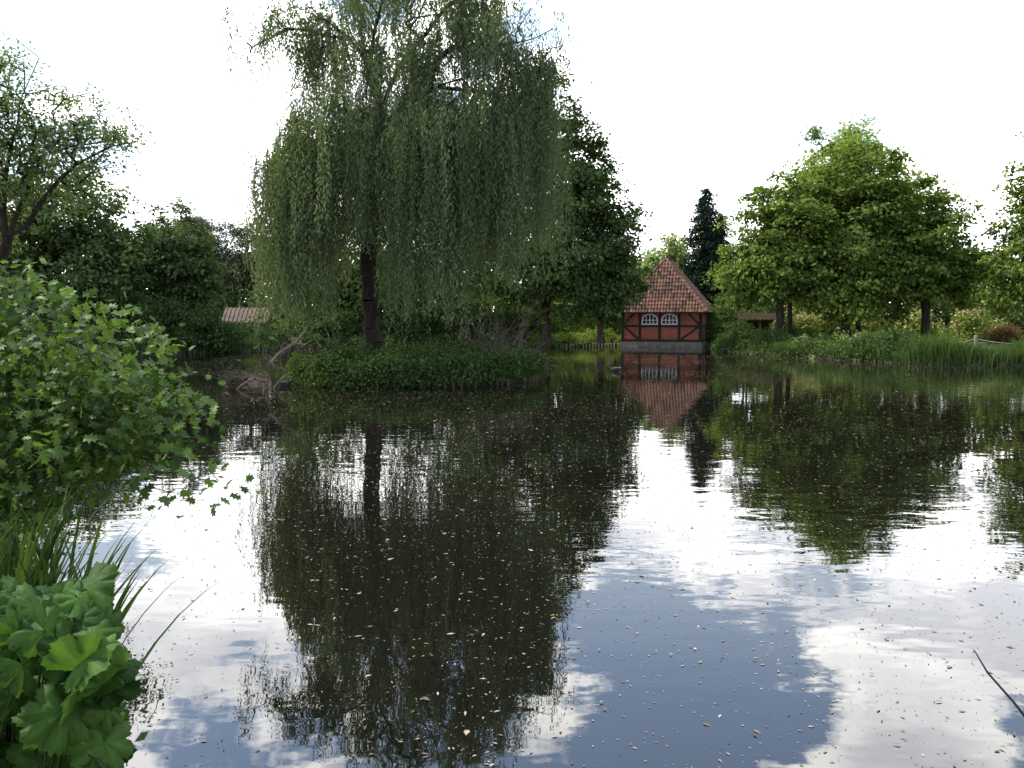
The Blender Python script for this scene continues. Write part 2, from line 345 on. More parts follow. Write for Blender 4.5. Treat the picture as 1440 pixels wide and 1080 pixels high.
# boughs: centre, radii, number of tufts, lowest reach of the hanging shoots, shoot length range
domes=[(-5.4,25.7,7.9,1.5,1.4,1.35,66,4.0,1.6,5.0),
 (-7.55,26.5,6.2,.75,1.0,1.35,34,1.5,1.8,5.2),(-6.6,26.1,6.8,.8,.9,.9,28,1.2,2,5.6),
 (-2.6,25.5,7.4,1.15,1.4,1.5,60,1.2,2,6.2),(-1.0,25.9,7.8,1.3,1.4,1.6,50,2.2,2,5.8),
 (.35,26.9,8.2,1.15,1.4,1.8,50,2.8,1.8,5.4),(-3.2,29,8.6,2.4,1.2,1.5,60,2.4,2,5.5),(-6.1,28.9,7.6,1.7,1.1,1.5,42,1.8,2,5.5),
 (-4.0,26.4,9.9,1.6,1.5,.9,40,6,.8,2.6),(-1.2,26.6,10.6,1.7,1.6,.9,48,6.2,1.0,3.0),(-3.3,27.2,12.0,2.6,1.8,1.6,78,8.5,.6,2.2),(-5.6,27.4,10.6,1.4,1.2,1.3,38,7.6,.6,2.2),(-6.9,26.8,11.4,1.3,.9,.7,22,8.5,.5,1.9),(.7,27,10.0,.8,1.0,.9,24,6,1,2.8),(-.9,27,12.2,1.2,1.2,1.0,26,9,.6,2.2)]
tuft=[]
for (cx,cy,cz,rx,ry,rz,nt_,zb,l0,l1) in domes:
    for _ in range(nt_):
        d=rng.normal(0,1,3); d[2]=abs(d[2])*.9-.15; d/=np.linalg.norm(d); r=rng.uniform(.55,1.05)
        tuft.append((cx+d[0]*r*rx,cy+d[1]*r*ry,cz+d[2]*r*rz,cx,cy,zb,l0,l1))
for e in [(-9.0,26.6,11.9),(-8.6,26.5,11.0),(-8.3,26.6,10.4),(-7.6,26.5,11.6),(-7.0,26.5,12.2),(-6.4,26.7,12.6),(-7.8,26.5,11.1),(-7.2,26.6,11.2)]: tuft.append((*e,-6,27,8,.5,1.8))
for e in [(1.6,27,10.8),(1.3,26.6,11.2),(.6,26.5,11.8)]: tuft.append((*e,0,27,8,.6,1.6))
tf=np.array(tuft)
for i in np.argsort(np.linalg.norm(tf[:,:3]-np.array([-4.3,27,8]),axis=1)): sk.connect(tf[i,:3],rng,.15,.45,.05)
sk.wood(a,.0172,.5,0,base=True,sides=8)
S=[];LEN=[];OUT=[];CV=[]
for x,y,z,cx,cy,zb0,l0,l1 in tuft:
    k=rng.integers(9,14)
    o=np.array([x-cx,y-cy]); o/=max(np.linalg.norm(o),.3)
    cv=np.clip(rng.normal(.45,.22),0,1)
    for _ in range(k):
        p=np.array([x,y,z])+rng.normal(0,1,3)*np.array([.18,.18,.26])
        ln=min(z-zb0-abs(rng.normal(0,.45)),rng.uniform(l0,l1))
        if ln<.45: ln=rng.uniform(.4,.8)
        S.append(p);LEN.append(ln);OUT.append(o*rng.uniform(.0,.35)+rng.normal(0,.12,2));CV.append(cv+rng.normal(0,.08))
S=np.array(S);LEN=np.array(LEN);OUT=np.array(OUT);CV=np.array(CV); SPC=.064
cnt=(LEN/SPC).astype(int)+1; si=np.repeat(np.arange(len(S)),cnt); k=np.arange(cnt.sum())-np.repeat(np.cumsum(cnt)-cnt,cnt)
sp=k*SPC+rng.uniform(-.02,.02,len(k))
ph=rng.uniform(0,6.28,len(S))[si]; hor=OUT[si]*(1-np.exp(-sp/.7))[:,None]
P=S[si].copy(); P[:,:2]+=hor; P[:,2]+= .25*(1-np.exp(-sp/.25))-sp
P[:,0]+=.07*np.sin(sp*1.7+ph)+rng.normal(0,.04,len(k)); P[:,1]+=.07*np.cos(sp*1.4+ph)+rng.normal(0,.04,len(k))
u=rng.normal(0,.6,(len(k),3)); u[:,2]=-1.0
nn=rng.normal(0,1,(len(k),3)); nn[:,2]=nn[:,2]*.4+.5
LL=rng.uniform(.09,.17,len(k)); inst(a,T4,P,u,nn,LL,LL*.27,1,np.clip(CV[si]+rng.normal(0,.18,len(k)),0,1))
a.obj('weeping_willow',[darkbark,M_willow])
# bare brushwood on the island + dead branch + nest
def bend(acc,p0,p1,r0,r1,rng,k=6,j=.06,mat=0):
    p0=np.array(p0,float);p1=np.array(p1,float); t=np.linspace(0,1,k)[:,None]
    pts=p0+(p1-p0)*t+rng.normal(0,j,(k,3))*np.sin(t*math.pi)
    tube(acc,pts,r0+(r1-r0)*t[:,0],5,mat)
    return pts
rng=np.random.default_rng(31); a=Acc()
for _ in range(56):
    b=np.array([rng.uniform(-1.9,.1),rng.uniform(27,29),.5]); e=b+np.array([rng.normal(0,.8),rng.normal(0,.5),rng.uniform(.5,1.9)])
    pts=bend(a,b,e,.02,.006,rng)
    for _ in range(5):
        c=pts[rng.integers(2,6)]; bend(a,c,c+rng.normal(0,.28,3)+np.array([0,0,.2]),.008,.003,rng,4,.03)
a.obj('brushwood_pile',[deadwood])
a=Acc(); rng=np.random.default_rng(33)
tube(a,[(-7.35,24.2,-.2),(-7.28,24.2,.25),(-7.15,24.2,.75),(-6.9,24.3,1.05),(-6.45,24.4,1.35),(-6.15,24.5,1.75),(-6.02,24.5,2.05)],[.07,.065,.06,.05,.04,.028,.012],8)
tube(a,[(-7.15,24.2,.75),(-7.35,24.1,1.0),(-7.3,24.0,1.25)],[.04,.025,.008],6)
tube(a,[(-6.45,24.4,1.35),(-6.15,24.3,1.3),(-5.9,24.2,1.45)],[.03,.02,.006],6)
tube(a,[(-7.3,24.2,.2),(-7.6,24.1,.32),(-7.95,24.0,.12),(-8.2,24,-.1)],[.05,.045,.035,.02],7)
tube(a,[(-7.1,24.3,.0),(-6.8,24.3,.35),(-6.55,24.35,.5)],[.04,.03,.01],6)
for _ in range(40):
    b=[np.array(p) for p in [(-7.28,24.2,.25),(-7.15,24.2,.75),(-6.9,24.3,1.05),(-6.45,24.4,1.35),(-7.6,24.1,.3)]][rng.integers(0,5)]
    bend(a,b,b+rng.normal(0,.25,3)+np.array([0,0,.08]),.010,.003,rng,5,.03)
a.obj('dead_branch',[deadwood])
a=Acc()
for _ in range(200):
    c=np.array([-8.35,24.4,.16])+rng.normal(0,1,3)*np.array([.17,.15,.15]); c[2]=abs(c[2]); d=nrm(rng.normal(0,1,3)*np.array([1,1,.7]))*rng.uniform(.08,.22)
    bend(a,c-d,c+d,.011,.004,rng,4,.02)
for _ in range(16):
    c=np.array([-8.3,24.4,.2]); bend(a,c,c+np.array([rng.normal(0,.3),rng.normal(0,.2),rng.uniform(.1,.4)]),.012,.004,rng,5,.05)
a.obj('bird_nest',[noisemat('nest_twigs',(.035,.028,.022),(.12,.095,.075),12,.9,.3)])
# water birds
M_bird=noisemat('bird_plumage',(.012,.012,.014),(.05,.045,.04),25,.7,.2,usevar=True); M_beak=noisemat('beak',(.5,.35,.1),(.6,.45,.2),5,.5,0)
def bird(loc,ang,sc=1):
    a=Acc()
    ca,sa=math.cos(ang),math.sin(ang)
    def W(p): p=np.array(p,float)*sc; return np.c_[p[:,0]*ca-p[:,1]*sa+loc[0],p[:,0]*sa+p[:,1]*ca+loc[1],p[:,2]]
    tube(a,W([(-.24,0,.13),(-.2,0,.115),(-.13,0,.085),(-.04,0,.07),(.06,0,.07),(.12,0,.09),(.15,0,.14),(.165,0,.20),(.18,0,.235),(.20,0,.25),(.225,0,.245),(.24,0,.24)]),
        np.array([.004,.03,.07,.095,.09,.065,.042,.032,.036,.038,.028,.01])*sc,10,0,.5)
    for sd in (1,-1):
        tube(a,W([(.06,.07*sd,.10),(-.03,.088*sd,.11),(-.12,.07*sd,.125),(-.2,.03*sd,.145)]),np.array([.015,.04,.035,.006])*sc,8,0,.9)
    tube(a,W([(.235,0,.24),(.255,0,.237),(.275,0,.23)]),np.array([.013,.010,.003])*sc,6,1)
    return a.obj('coot',[M_bird,M_beak],True)
bird((-6.95,25.0),.3,1.1); bird((4.1,32.5),2.9,1.15); bird((-8.9,27),.1,1.0)
# ---------------------------------------------------------------- brick house
house=bpy.data.objects.new('half_timbered_house',None); scene.collection.objects.link(house)
house.location=(11.45,63.0,0); house.rotation_euler=(0,0,-math.radians(19))
W2=3.05; D=7.3; HZ=2.8; AP=6.9
m,nt,N,L=newmat('brick'); out=N.new('ShaderNodeOutputMaterial'); p=N.new('ShaderNodeBsdfPrincipled'); p.inputs['Roughness'].default_value=.9
tc=N.new('ShaderNodeTexCoord'); sx=N.new('ShaderNodeSeparateXYZ'); cb=N.new('ShaderNodeCombineXYZ'); ad=N.new('ShaderNodeMath'); ad.operation='ADD'
L.new(tc.outputs['Object'],sx.inputs[0]); L.new(sx.outputs[0],ad.inputs[0]); L.new(sx.outputs[1],ad.inputs[1]); L.new(ad.outputs[0],cb.inputs[0]); L.new(sx.outputs[2],cb.inputs[1])
bk=N.new('ShaderNodeTexBrick'); bk.inputs['Scale'].default_value=1; bk.inputs['Brick Width'].default_value=.25; bk.inputs['Row Height'].default_value=.075; bk.inputs['Mortar Size'].default_value=.008
bk.inputs['Color1'].default_value=(.42,.095,.048,1); bk.inputs['Color2'].default_value=(.28,.062,.038,1); bk.inputs['Mortar'].default_value=(.26,.18,.14,1)
L.new(cb.outputs[0],bk.inputs['Vector']); nz=N.new('ShaderNodeTexNoise'); nz.inputs['Scale'].default_value=2.2; nz.inputs['Detail'].default_value=6
mm=N.new('ShaderNodeMix'); mm.data_type='RGBA'; mm.blend_type='MULTIPLY'; mm.inputs[0].default_value=.7
rp=N.new('ShaderNodeValToRGB'); rp.color_ramp.elements[0].color=(.55,.5,.5,1); rp.color_ramp.elements[1].color=(1.3,1.2,1.15,1); rp.color_ramp.elements[0].position=.3; rp.color_ramp.elements[1].position=.7
L.new(tc.outputs['Object'],nz.inputs['Vector']); L.new(nz.outputs[0],rp.inputs[0]); L.new(bk.outputs[0],mm.inputs[6]); L.new(rp.outputs[0],mm.inputs[7]); L.new(mm.outputs[2],p.inputs['Base Color']); L.new(p.outputs[0],out.inputs[0])
M_brick=m
M_beam=noisemat('dark_timber',(.012,.010,.009),(.04,.032,.026),8,.8,.4)
M_stone=noisemat('plinth_stone',(.10,.09,.075),(.24,.22,.19),5,.9,.5)
M_white=noisemat('white_paint',(.68,.68,.66),(.8,.8,.78),10,.5,.05)
M_tile=noisemat('clay_tiles',(.055,.032,.025),(.225,.112,.07),2.5,.85,.3,usevar=True)
m,nt,N,L=newmat('window_glass'); out=N.new('ShaderNodeOutputMaterial'); p=N.new('ShaderNodeBsdfPrincipled'); p.inputs['Base Color'].default_value=(.03,.035,.045,1); p.inputs['Roughness'].default_value=.06
L.new(p.outputs[0],out.inputs[0]); M_glass=m
a=Acc(); box(a,-W2,W2,0,D,.4,HZ-.02); a.obj('walls',[M_brick],parent=house)
a=Acc(); box(a,-W2-.05,W2+.05,-.07,D+.05,-.9,.4); a.obj('plinth',[M_stone],parent=house)
a=Acc()
yf=-.05
obox(a,(-W2-.02,.50),(W2+.02,.50),.2,yf-.01,.1); obox(a,(-W2-.02,1.62),(W2+.02,1.62),.17,yf-.01,.1); obox(a,(-W2-.02,HZ-.08),(W2+.02,HZ-.08),.2,yf-.012,.1)
for x in (-W2+.1,-1.62,-.1,1.38,W2-.1): obox(a,(x,.6),(x,HZ-.18),.2,yf,.1)
obox(a,(-W2+.25,1.55),(-1.75,.62),.15,yf+.008,.1); obox(a,(W2-.25,1.55),(1.55,.62),.15,yf+.008,.1)
obox(a,(-W2+.2,1.75),(-2.1,HZ-.25),.14,yf+.008,.1); obox(a,(W2-.2,1.75),(2.1,HZ-.25),.14,yf+.008,.1)
def sidebeam(a,p0,p1,w):
    b=Acc(); obox(b,p0,p1,w,-.05,.1); V=b.V[0]; V2=np.c_[W2-V[:,1],V[:,0],V[:,2]]; a.add(V2,b.F[0])
    V3=np.c_[-W2+V[:,1],V[:,0],V[:,2]]; a.add(V3,b.F[0])
for z in (.5,1.62,HZ-.08): sidebeam(a,(.12,z),(D,z),.18)
for y in (.15,1.6,3.1,4.6,6,D-.1): sidebeam(a,(y,.6),(y,HZ-.18),.19)
a.obj('timber_frame',[M_beam],parent=house)
def archwin(cx,w,z0,zs,h):
    K=14; o=[(cx-w/2,z0)]+[(cx-w/2*math.cos(k/K*math.pi),zs+h*math.sin(k/K*math.pi)) for k in range(K+1)]+[(cx+w/2,z0)]
    return np.array(o)
af=Acc();ag=Acc()
for cx in (-.86,.64):
    w=1.24; z0=1.72; zs=2.05; h=.52
    o=archwin(cx,w,z0,zs,h); i=archwin(cx,w-.16,z0+.08,zs,h-.08); n=len(o)
    v=[[p[0],-.075,p[1]] for p in o]+[[p[0],-.075,p[1]] for p in i]+[[p[0],0,p[1]] for p in o]+[[p[0],0,p[1]] for p in i]
    q=[]
    for k in range(n):
        k2=(k+1)%n; q+= [[k,k2,n+k2,n+k],[2*n+k,k,k2,2*n+k2][::-1],[n+k,n+k2,3*n+k2,3*n+k]]
    af.add(v,q)
    for k in range(1,(n)//2):
        ag.add([[i[k][0],-.02,i[k][1]],[i[k+1][0],-.02,i[k+1][1]],[i[n-2-k][0],-.02,i[n-2-k][1]],[i[n-1-k][0],-.02,i[n-1-k][1]]],[[0,1,2,3]])
    ag.add([[i[0][0],-.02,i[0][1]],[i[1][0],-.02,i[1][1]],[i[n-2][0],-.02,i[n-2][1]],[i[n-1][0],-.02,i[n-1][1]]],[[0,1,2,3]])
    for dx,t in ((-.27,.05),(0,.07),(.27,.05)):
        top=zs+(h-.08)*math.sqrt(1-(dx/(w/2-.08))**2); obox(af,(cx+dx,z0+.08),(cx+dx,top),t,-.055,-.01)
    obox(af,(cx-w/2+.08,zs+.02),(cx+w/2-.08,zs+.02),.05,-.053,-.01)
af.obj('window_frames',[M_white],parent=house); ag.obj('window_glass',[M_glass],parent=house)
ov=.42; E=HZ-.12; y1=2.1; y2=D-2.2
A_=(-W2-ov,-ov,E);B_=(W2+ov,-ov,E);C_=(W2+ov,D+ov,E);D_=(-W2-ov,D+ov,E);R1=(0,y1,AP);R2=(0,y2,AP)
slopes=[(A_,B_,R1,R1),(B_,C_,R2,R1),(C_,D_,R2,R2),(D_,A_,R1,R2)]
a=Acc(); rng=np.random.default_rng(3)
for s in slopes: a.add([np.array(p)-np.array([0,0,.03]) for p in s],[[0,1,2,3]],0,.1)
a.add([A_,B_,C_,D_],[[0,3,2,1]],0,.1)
cs=[(0,.0),(.2,.04),(.42,.055),(.6,.03),(.8,-.01),(1,-.01)]
for A0,B0,C0,D0 in slopes:
    A0,B0,C0,D0=map(lambda p:np.array(p,float),(A0,B0,C0,D0)); ea=B0-A0; W=np.linalg.norm(ea); ea/=W
    nn=np.cross(ea,D0-A0); nn/=np.linalg.norm(nn); eb=np.cross(nn,ea); H=(D0-A0)@eb; dl=(D0-A0)@ea; dr=(C0-A0)@ea
    tw,th=.235,.34
    for j in range(int(H/th)+1):
        for i in range(int(W/tw)+1):
            s0,t0=i*tw,j*th; tcn=t0+th/2; l=dl*tcn/H; r=W+(dr-W)*tcn/H
            if s0+tw*.5<l or s0+tw*.5>r or t0+th*.6>H: continue
            v=[]
            dz=rng.uniform(0,.015)
            for tt,hz in ((t0-.03,.05+dz),(t0+th,.01)):
                for c,hh in cs: v.append(A0+ea*(s0+c*tw)+eb*min(tt,H)+nn*(hh+hz))
            v+= [A0+ea*(s0+c*tw)+eb*(t0-.03)+nn*.0 for c,_ in cs]
            a.add(v,[[k,k+1,k+7,k+6] for k in range(5)]+[[12+k,13+k,k+1,k] for k in range(5)],0,np.clip(rng.normal(.5,.2),0,1))
for p,q_ in ((A_,R1),(B_,R1),(C_,R2),(D_,R2),(R1,R2)):
    p=np.array(p);q_=np.array(q_);L_=np.linalg.norm(q_-p);k=int(L_/.38)
    for j in range(k):
        s=p+(q_-p)*j/k;e=p+(q_-p)*(j+1.08)/k; tube(a,[s+[0,0,.05],e+[0,0,.02]],[.12,.10],8,0,np.clip(rng.normal(.6,.15),0,1))
a.obj('roof',[M_tile],parent=house)
a=Acc(); tube(a,[(0,y1,AP+.05),(0,y1,AP+.15),(0,y1,AP+.2)],[.06,.04,.01],8); obox(a,(-W2-ov,E-.04),(W2+ov,E-.04),.13,-ov-.03,-ov+.02)
a.obj('roof_trim',[M_beam],parent=house)
# ---------------------------------------------------------------- garden hut (right) and cottage (left)
def hut(name,loc,rot,w,d,h,rh,rmat,wmat,openfront):
    e=bpy.data.objects.new(name,None); scene.collection.objects.link(e); e.location=loc; e.rotation_euler=(0,0,rot)
    a=Acc(); 
    if openfront:
        box(a,-w/2,w/2,d-.1,d,0,h); box(a,-w/2,-w/2+.1,.3,d-.1,0,h); box(a,w/2-.1,w/2,.3,d-.1,0,h)
        for x in (-w/2+.08,0,w/2-.08): box(a,x-.08,x+.08,-.02,.14,0,h)
        box(a,-w/2+.16,-.08,0,.05,.5,.62); box(a,-w/2+.16,-.08,0,.05,.9,1.0)
    else:
        box(a,-w/2,w/2,0,d,0,h)
    a.obj('walls',[wmat],parent=e)
    a=Acc(); o=.35
    v=[(-w/2-o,-o,h-.05),(w/2+o,-o,h-.05),(w/2+o,d/2,h+rh),(-w/2-o,d/2,h+rh),(-w/2-o,d+o,h-.05),(w/2+o,d+o,h-.05)]
    v=v+[(x,y,z-.1) for x,y,z in v]
    a.add(v,[[0,1,2,3],[3,2,5,4],[7,6,9,8],[8,9,10,11],[0,6,7,1],[4,5,11,10],[0,3,9,6],[3,4,10,9],[2,1,7,8],[5,2,8,11]])
    a.add([(-w/2,0,h),(-w/2,d,h),(-w/2,d/2,h+rh-.1),(-w/2,d/2,h+rh-.1)],[[0,1,2,3]],0); a.add([(w/2,0,h),(w/2,d,h),(w/2,d/2,h+rh-.1),(w/2,d/2,h+rh-.1)],[[0,1,2,3]],0)
    for k in range(int((w+2*o)/.3)):
        x=-w/2-o+.15+k*.3; tube(a,[(x,-o-.02,h-.03),(x,d/2,h+rh+.02)],[.05,.05],5,0)
    a.obj('roof',[rmat],parent=e)
    if not openfront:
        a=Acc(); box(a,-.5,.4,-.03,0.02,.2,2.0-.3); a.obj('door',[M_beam],parent=e)
        a=Acc(); box(a,.6,1.1,-.03,.02,.8,1.5); a.obj('window',[M_white],parent=e)
    return e
M_plank=noisemat('hut_planks',(.16,.095,.045),(.34,.21,.10),6,.85,.3,(4,4,.3))
hut('wooden_shelter',(18.6,61.5,.4),-.1,2.4,2.2,1.75,.45,noisemat('shelter_roof',(.025,.018,.010),(.06,.042,.025),3,.95,.3,spec=.05),M_plank,True)
hut('garden_cottage',(-19.7,60.5,.2),.15,2.6,3.2,1.75,1.05,noisemat('old_tiles',(.08,.055,.042),(.20,.14,.105),3,.9,.3),noisemat('plaster',(.12,.10,.08),(.2,.17,.14),2,.9,.1),False)
# ---------------------------------------------------------------- trees
tree('oak_tree',[(2.4,57,.5),(2.4,57,4),(2.1,57,9),(2.2,57,13)],[(2.0,57,16.0,3.2,3.3,3.8),(4.3,57,14,2.2,2.3,2.2),(2.6,56.5,10.5,4.4,4,4),(-1.8,58,10,4,4,5),(4.9,57,11.4,2.6,2.6,2.6),(0,56,6,4,3.5,3),(3,56,5,4,3,2.5)],580,70,.29,M_oak,41,cr=.75)
tree('oak_tree',[(6.0,55.5,.5),(6.0,55.5,3),(6.2,55.5,6),(6,55.5,8.5)],[(6.2,55.5,7.8,2.6,3,3.2),(4.6,55,5.2,3.2,3,3.0),(7.1,55.5,5.0,1.9,2.6,2.4),(5,56,10.5,2,2,2)],330,70,.28,M_oak,42,cr=.68)
tree('oak_tree',[(-9.5,64,.5),(-9.5,64,4),(-9.2,64,8)],[(-9.5,64,6,4.5,3.5,5),(-14,65,6,4,3.5,4.2),(-5,64,7,4.5,3.5,5.5)],380,65,.34,M_dark,43,cr=.95)
tree('chestnut_tree',[(16.3,50,.6),(16.3,50,2.6),(16.2,50,5),(16.2,50,7.5)],[(16.5,50,7.7,2.8,3.2,3.3),(14.7,50,5.0,2.4,2.6,2.3),(18.0,49.5,5.4,2.6,3,2.8)],340,78,.27,M_chest,51,cr=.74,flat=.40)
tree('chestnut_tree',[(20.0,49.2,.6),(20.0,49.2,2.4),(20.1,49.4,5),(20.3,50,9)],[(20.6,50.5,9.8,2.8,3.4,3.8),(22.6,51,7.8,2.6,3.2,3.2),(20.2,49,5.1,3.2,3.2,2.7)],410,78,.27,M_chest,52,cr=.74,flat=.40)
tree('chestnut_tree',[(25.2,50,.6),(25.2,50,2.6),(25.2,50,5),(25.2,50,7.5)],[(24.8,50,7.4,2.7,3.2,3.4),(26.4,50,5.0,2.1,2.6,2.3),(23.6,49.5,4.8,2.6,2.8,2.6)],330,78,.27,M_chest,53,cr=.74,flat=.40)
tree('chestnut_tree',[(30.4,45.5,.6),(30.4,45.5,2.6),(30.4,45.5,5),(30.4,45.5,8)],[(30.4,45.5,8.4,3.3,3.4,4.2),(27.8,45.5,5.0,1.9,2.4,2.8),(31,45,5,3,3,2.8)],350,78,.26,M_chest,54,cr=.72,flat=.40)
for k,(x,y) in enumerate([(22.8,54),(18.6,55)]):
    tree('chestnut_tree',[(x,y,.6),(x,y,2.8),(x+.1,y,6)],[(x,y,6.2,2.6,2.6,3.2)],150,70,.28,M_chest,57+k,cr=.8,flat=.45)
tree('linden_tree',[(28.6,71,.5),(28.6,71,5),(28.6,71,10)],[(28.6,71,13.8,4.8,4.2,5.6),(33,72,11,3.4,3.6,4.2),(25.2,71,10.5,3,3,4.5)],450,65,.36,M_linden,61,cr=.95,flat=.55)
tree('linden_tree',[(14.6,80,.5),(14.6,80,4),(14.8,80,8)],[(15.4,80,7.4,2.0,3,3.6),(13.2,80,5.6,2.2,3,3.4)],200,70,.34,M_linden,62,cr=.75)
def conifer(name,x,y,H,R,seed,lm,base=1.5):
    rng=np.random.default_rng(seed); a=Acc()
    tube(a,[(x,y,.3),(x,y,H*.5),(x,y,H)],[.22,.12,.02],7,0); C=[]
    z=base
    while z<H-.2:
        r=R*(1-z/H)**.62+.12; k=12 if r>.6 else 6
        for j in range(k):
            t=rng.uniform(0,6.28); rr=r*rng.uniform(.7,1.2); e=np.array([x+math.cos(t)*rr,y+math.sin(t)*rr,z-.22*rr])
            frustums(a,np.array([[x,y,z]]),e[None],np.array([.03]),np.array([.008]),4,0)
            for s in np.linspace(.25,1,max(2,int(rr/.28))): C.append(np.array([x,y,z])*(1-s)+e*s)
        z+=.33*rng.uniform(.8,1.2)
    C=np.array(C); leafcloud(a,C,rng,12,.32,.6,.26,.45,1,np.clip(rng.normal(.45,.2,len(C)),0,1),up=.8,droop=.5)
    a.obj(name,[darkbark,lm])
conifer('spruce_tree',17.3,74,13.9,2.9,64,M_spruce)
conifer('spruce_tree',19.6,78,12.4,2.6,65,M_spruce)
tree('maple_tree',[(-26.5,50,.5),(-26.5,50,3),(-26.3,50,6),(-26,50,9)],[(-26.4,50,8.2,3.1,3.6,4.0),(-23.6,49.5,5.6,2.4,2.8,3.8),(-30.5,50,7.5,3.6,3.6,4.6),(-27,49,4,4,3,2.6)],450,70,.29,M_leftgreen,71,cr=.76)
tree('maple_tree',[(-20.8,53,.5),(-20.8,53,3),(-20.9,53,6)],[(-21.2,53,6.2,2.2,2.5,3.3),(-20.0,53,4.8,1.4,2.0,1.9),(-23,53,5.5,2,2.2,3.2)],250,68,.27,M_leftgreen,72,cr=.62)
tree('maple_tree',[(-35,46,.5),(-35,46,4),(-35,46,8)],[(-35,46,8,4.5,4,5),(-31,45,5,3.5,3,3.8)],280,68,.31,M_leftgreen,73,cr=.85)
def pine(x,y,H,seed):
    tree('pine_tree',[(x,y,.5),(x+.2,y,H*.4),(x,y,H*.75),(x+.1,y,H*.93)],[(x,y,H*.82,2.2,2.2,H*.17),(x+1.3,y,H*.62,2.1,2,H*.15),(x-1.2,y,H*.55,2,2,H*.16)],120,85,.36,M_pine,seed,cr=.8,flat=.5,asp=.35)
pine(-29.5,80,12.6,74); pine(-26.3,82,12.4,75); pine(-33.5,84,13,76); pine(-23,83,11.5,77)
tree('alder_tree',[(-10.4,16,.5),(-10.2,16,2.2),(-9.75,16,3.6),(-9.3,16,4.6)],
 [(-9.6,16,6.1,1.4,1.4,1.1),(-8.5,16,5.6,1.3,1.3,.9),(-7.7,16,5.7,.75,1.0,.7),(-10.6,16,5.3,1.5,1.4,1.3),(-9.9,16,7.0,1.0,1.0,.5),(-11,16,3.8,1.2,1.2,.9),(-9.2,16,4.6,1.4,1.2,.5)],
 400,50,.080,M_airy,81,cr=.31,flat=.6,asp=.5,tip=.0082,
 limbs=[[(-9.9,16,3.2),(-9.0,15.9,4.3),(-8.3,15.9,5.0),(-7.6,15.8,5.3),(-7.1,15.8,5.4)],[(-9.8,16,3.5),(-9.75,16,4.8),(-9.4,16,6.2),(-9.0,16,7.0)],[(-10.1,16,2.6),(-9.4,15.8,2.9),(-8.7,15.7,3.4)]],zmin=2.4,pw=.6,bk=darkbark)
# distant mass
rng=np.random.default_rng(91); n=1300; x=rng.uniform(-85,100,n); top=9.0+2.2*np.sin(x*.21)+1.5*np.sin(x*.53+1)+rng.normal(0,.7,n); top=np.where((x>11)&(x<24),top*.62,top)
top=np.where(x<-18,top*1.1,top)
y=88+6*np.sin(x*.11)+rng.uniform(-4,4,n); C=np.c_[x,y,.5+(top-.5)*rng.uniform(0,1,n)**.6]
n2=1100; x2=rng.uniform(-75,90,n2); C=np.r_[C,np.c_[x2,79+4*np.sin(x2*.13)+rng.uniform(-2,2,n2),.4+rng.uniform(0,4.6,n2)]]; n=len(C)
a=Acc(); leafcloud(a,C,rng,46,1.25,.75,.58,.7,1,np.clip(rng.normal(.42,.2,n)+.12*np.sin(C[:,0]*.6),0,1),up=.7)
tx=rng.uniform(-85,100,110); frustums(a,np.c_[tx,np.full(110,88.),np.full(110,.3)],np.c_[tx,np.full(110,88.),np.full(110,7.)],np.full(110,.25),np.full(110,.1),6,0)
a.obj('distant_trees',[bark,M_mid])
# ---------------------------------------------------------------- shrubs
shrub('bank_shrub',[(-20.5,50.5,1.6,2.2,1.5,1.8),(-18.4,51.5,1.1,1.4,1.5,1.1),(-23,48.5,2,2,1.8,2.3),(-18.0,57,1.0,2.6,.8,1.35)],340,65,.2,M_dark,101)
shrub('bank_shrub',[(-27,45,2,3,2,2.6),(-31,42,2,3,2,2.6)],220,65,.23,M_dark,102)
shrub('bank_shrub',[(-14,60.5,1.5,2.5,1.4,1.9),(-9,62,1.4,2.6,1.3,1.8),(-4,64,1.5,3,1.3,2.2),(1,65.5,1.5,3,1.3,2.1)],400,62,.21,M_dark,103)
shrub('bright_shrub',[(3.2,68,2.2,3,1.6,2.4),(7,70,2.4,3,1.6,2.2),(11,74,2.5,3,1.6,2.4)],320,62,.23,M_grassy,104)
shrub('rhododendron',[(20.8,60,1.4,1.5,1.2,1.5),(23,61,1.5,1.8,1.2,1.7),(26,60,1.3,1.8,1.2,1.6),(29,59,1.4,1.8,1.2,1.5),(32,57,1.4,2,1.2,1.6)],330,55,.19,M_grassy,105,extra=(M_flower,1300,.19))
shrub('garden_shrub',[(15.7,66,1.6,1.4,1.3,1.8),(17.5,68,2,2,1.3,2),(22,68,1.9,3,1.2,2.6),(28,68,1.9,3.5,1.2,2.6),(34,66,1.9,3.5,1.2,2.6),(40,62,2,4,1.5,2.8)],540,60,.24,M_mid,106)
shrub('garden_shrub',[(16.6,60.0,1.0,1.0,.8,1.1),(19.6,59,1.1,.9,.6,1.1),(18.2,59.5,.7,.8,.6,.6)],170,55,.16,M_herb,108)
shrub('copper_shrub',[(31.0,51.5,1.1,1.0,.8,.7)],60,70,.13,M_copper,107)
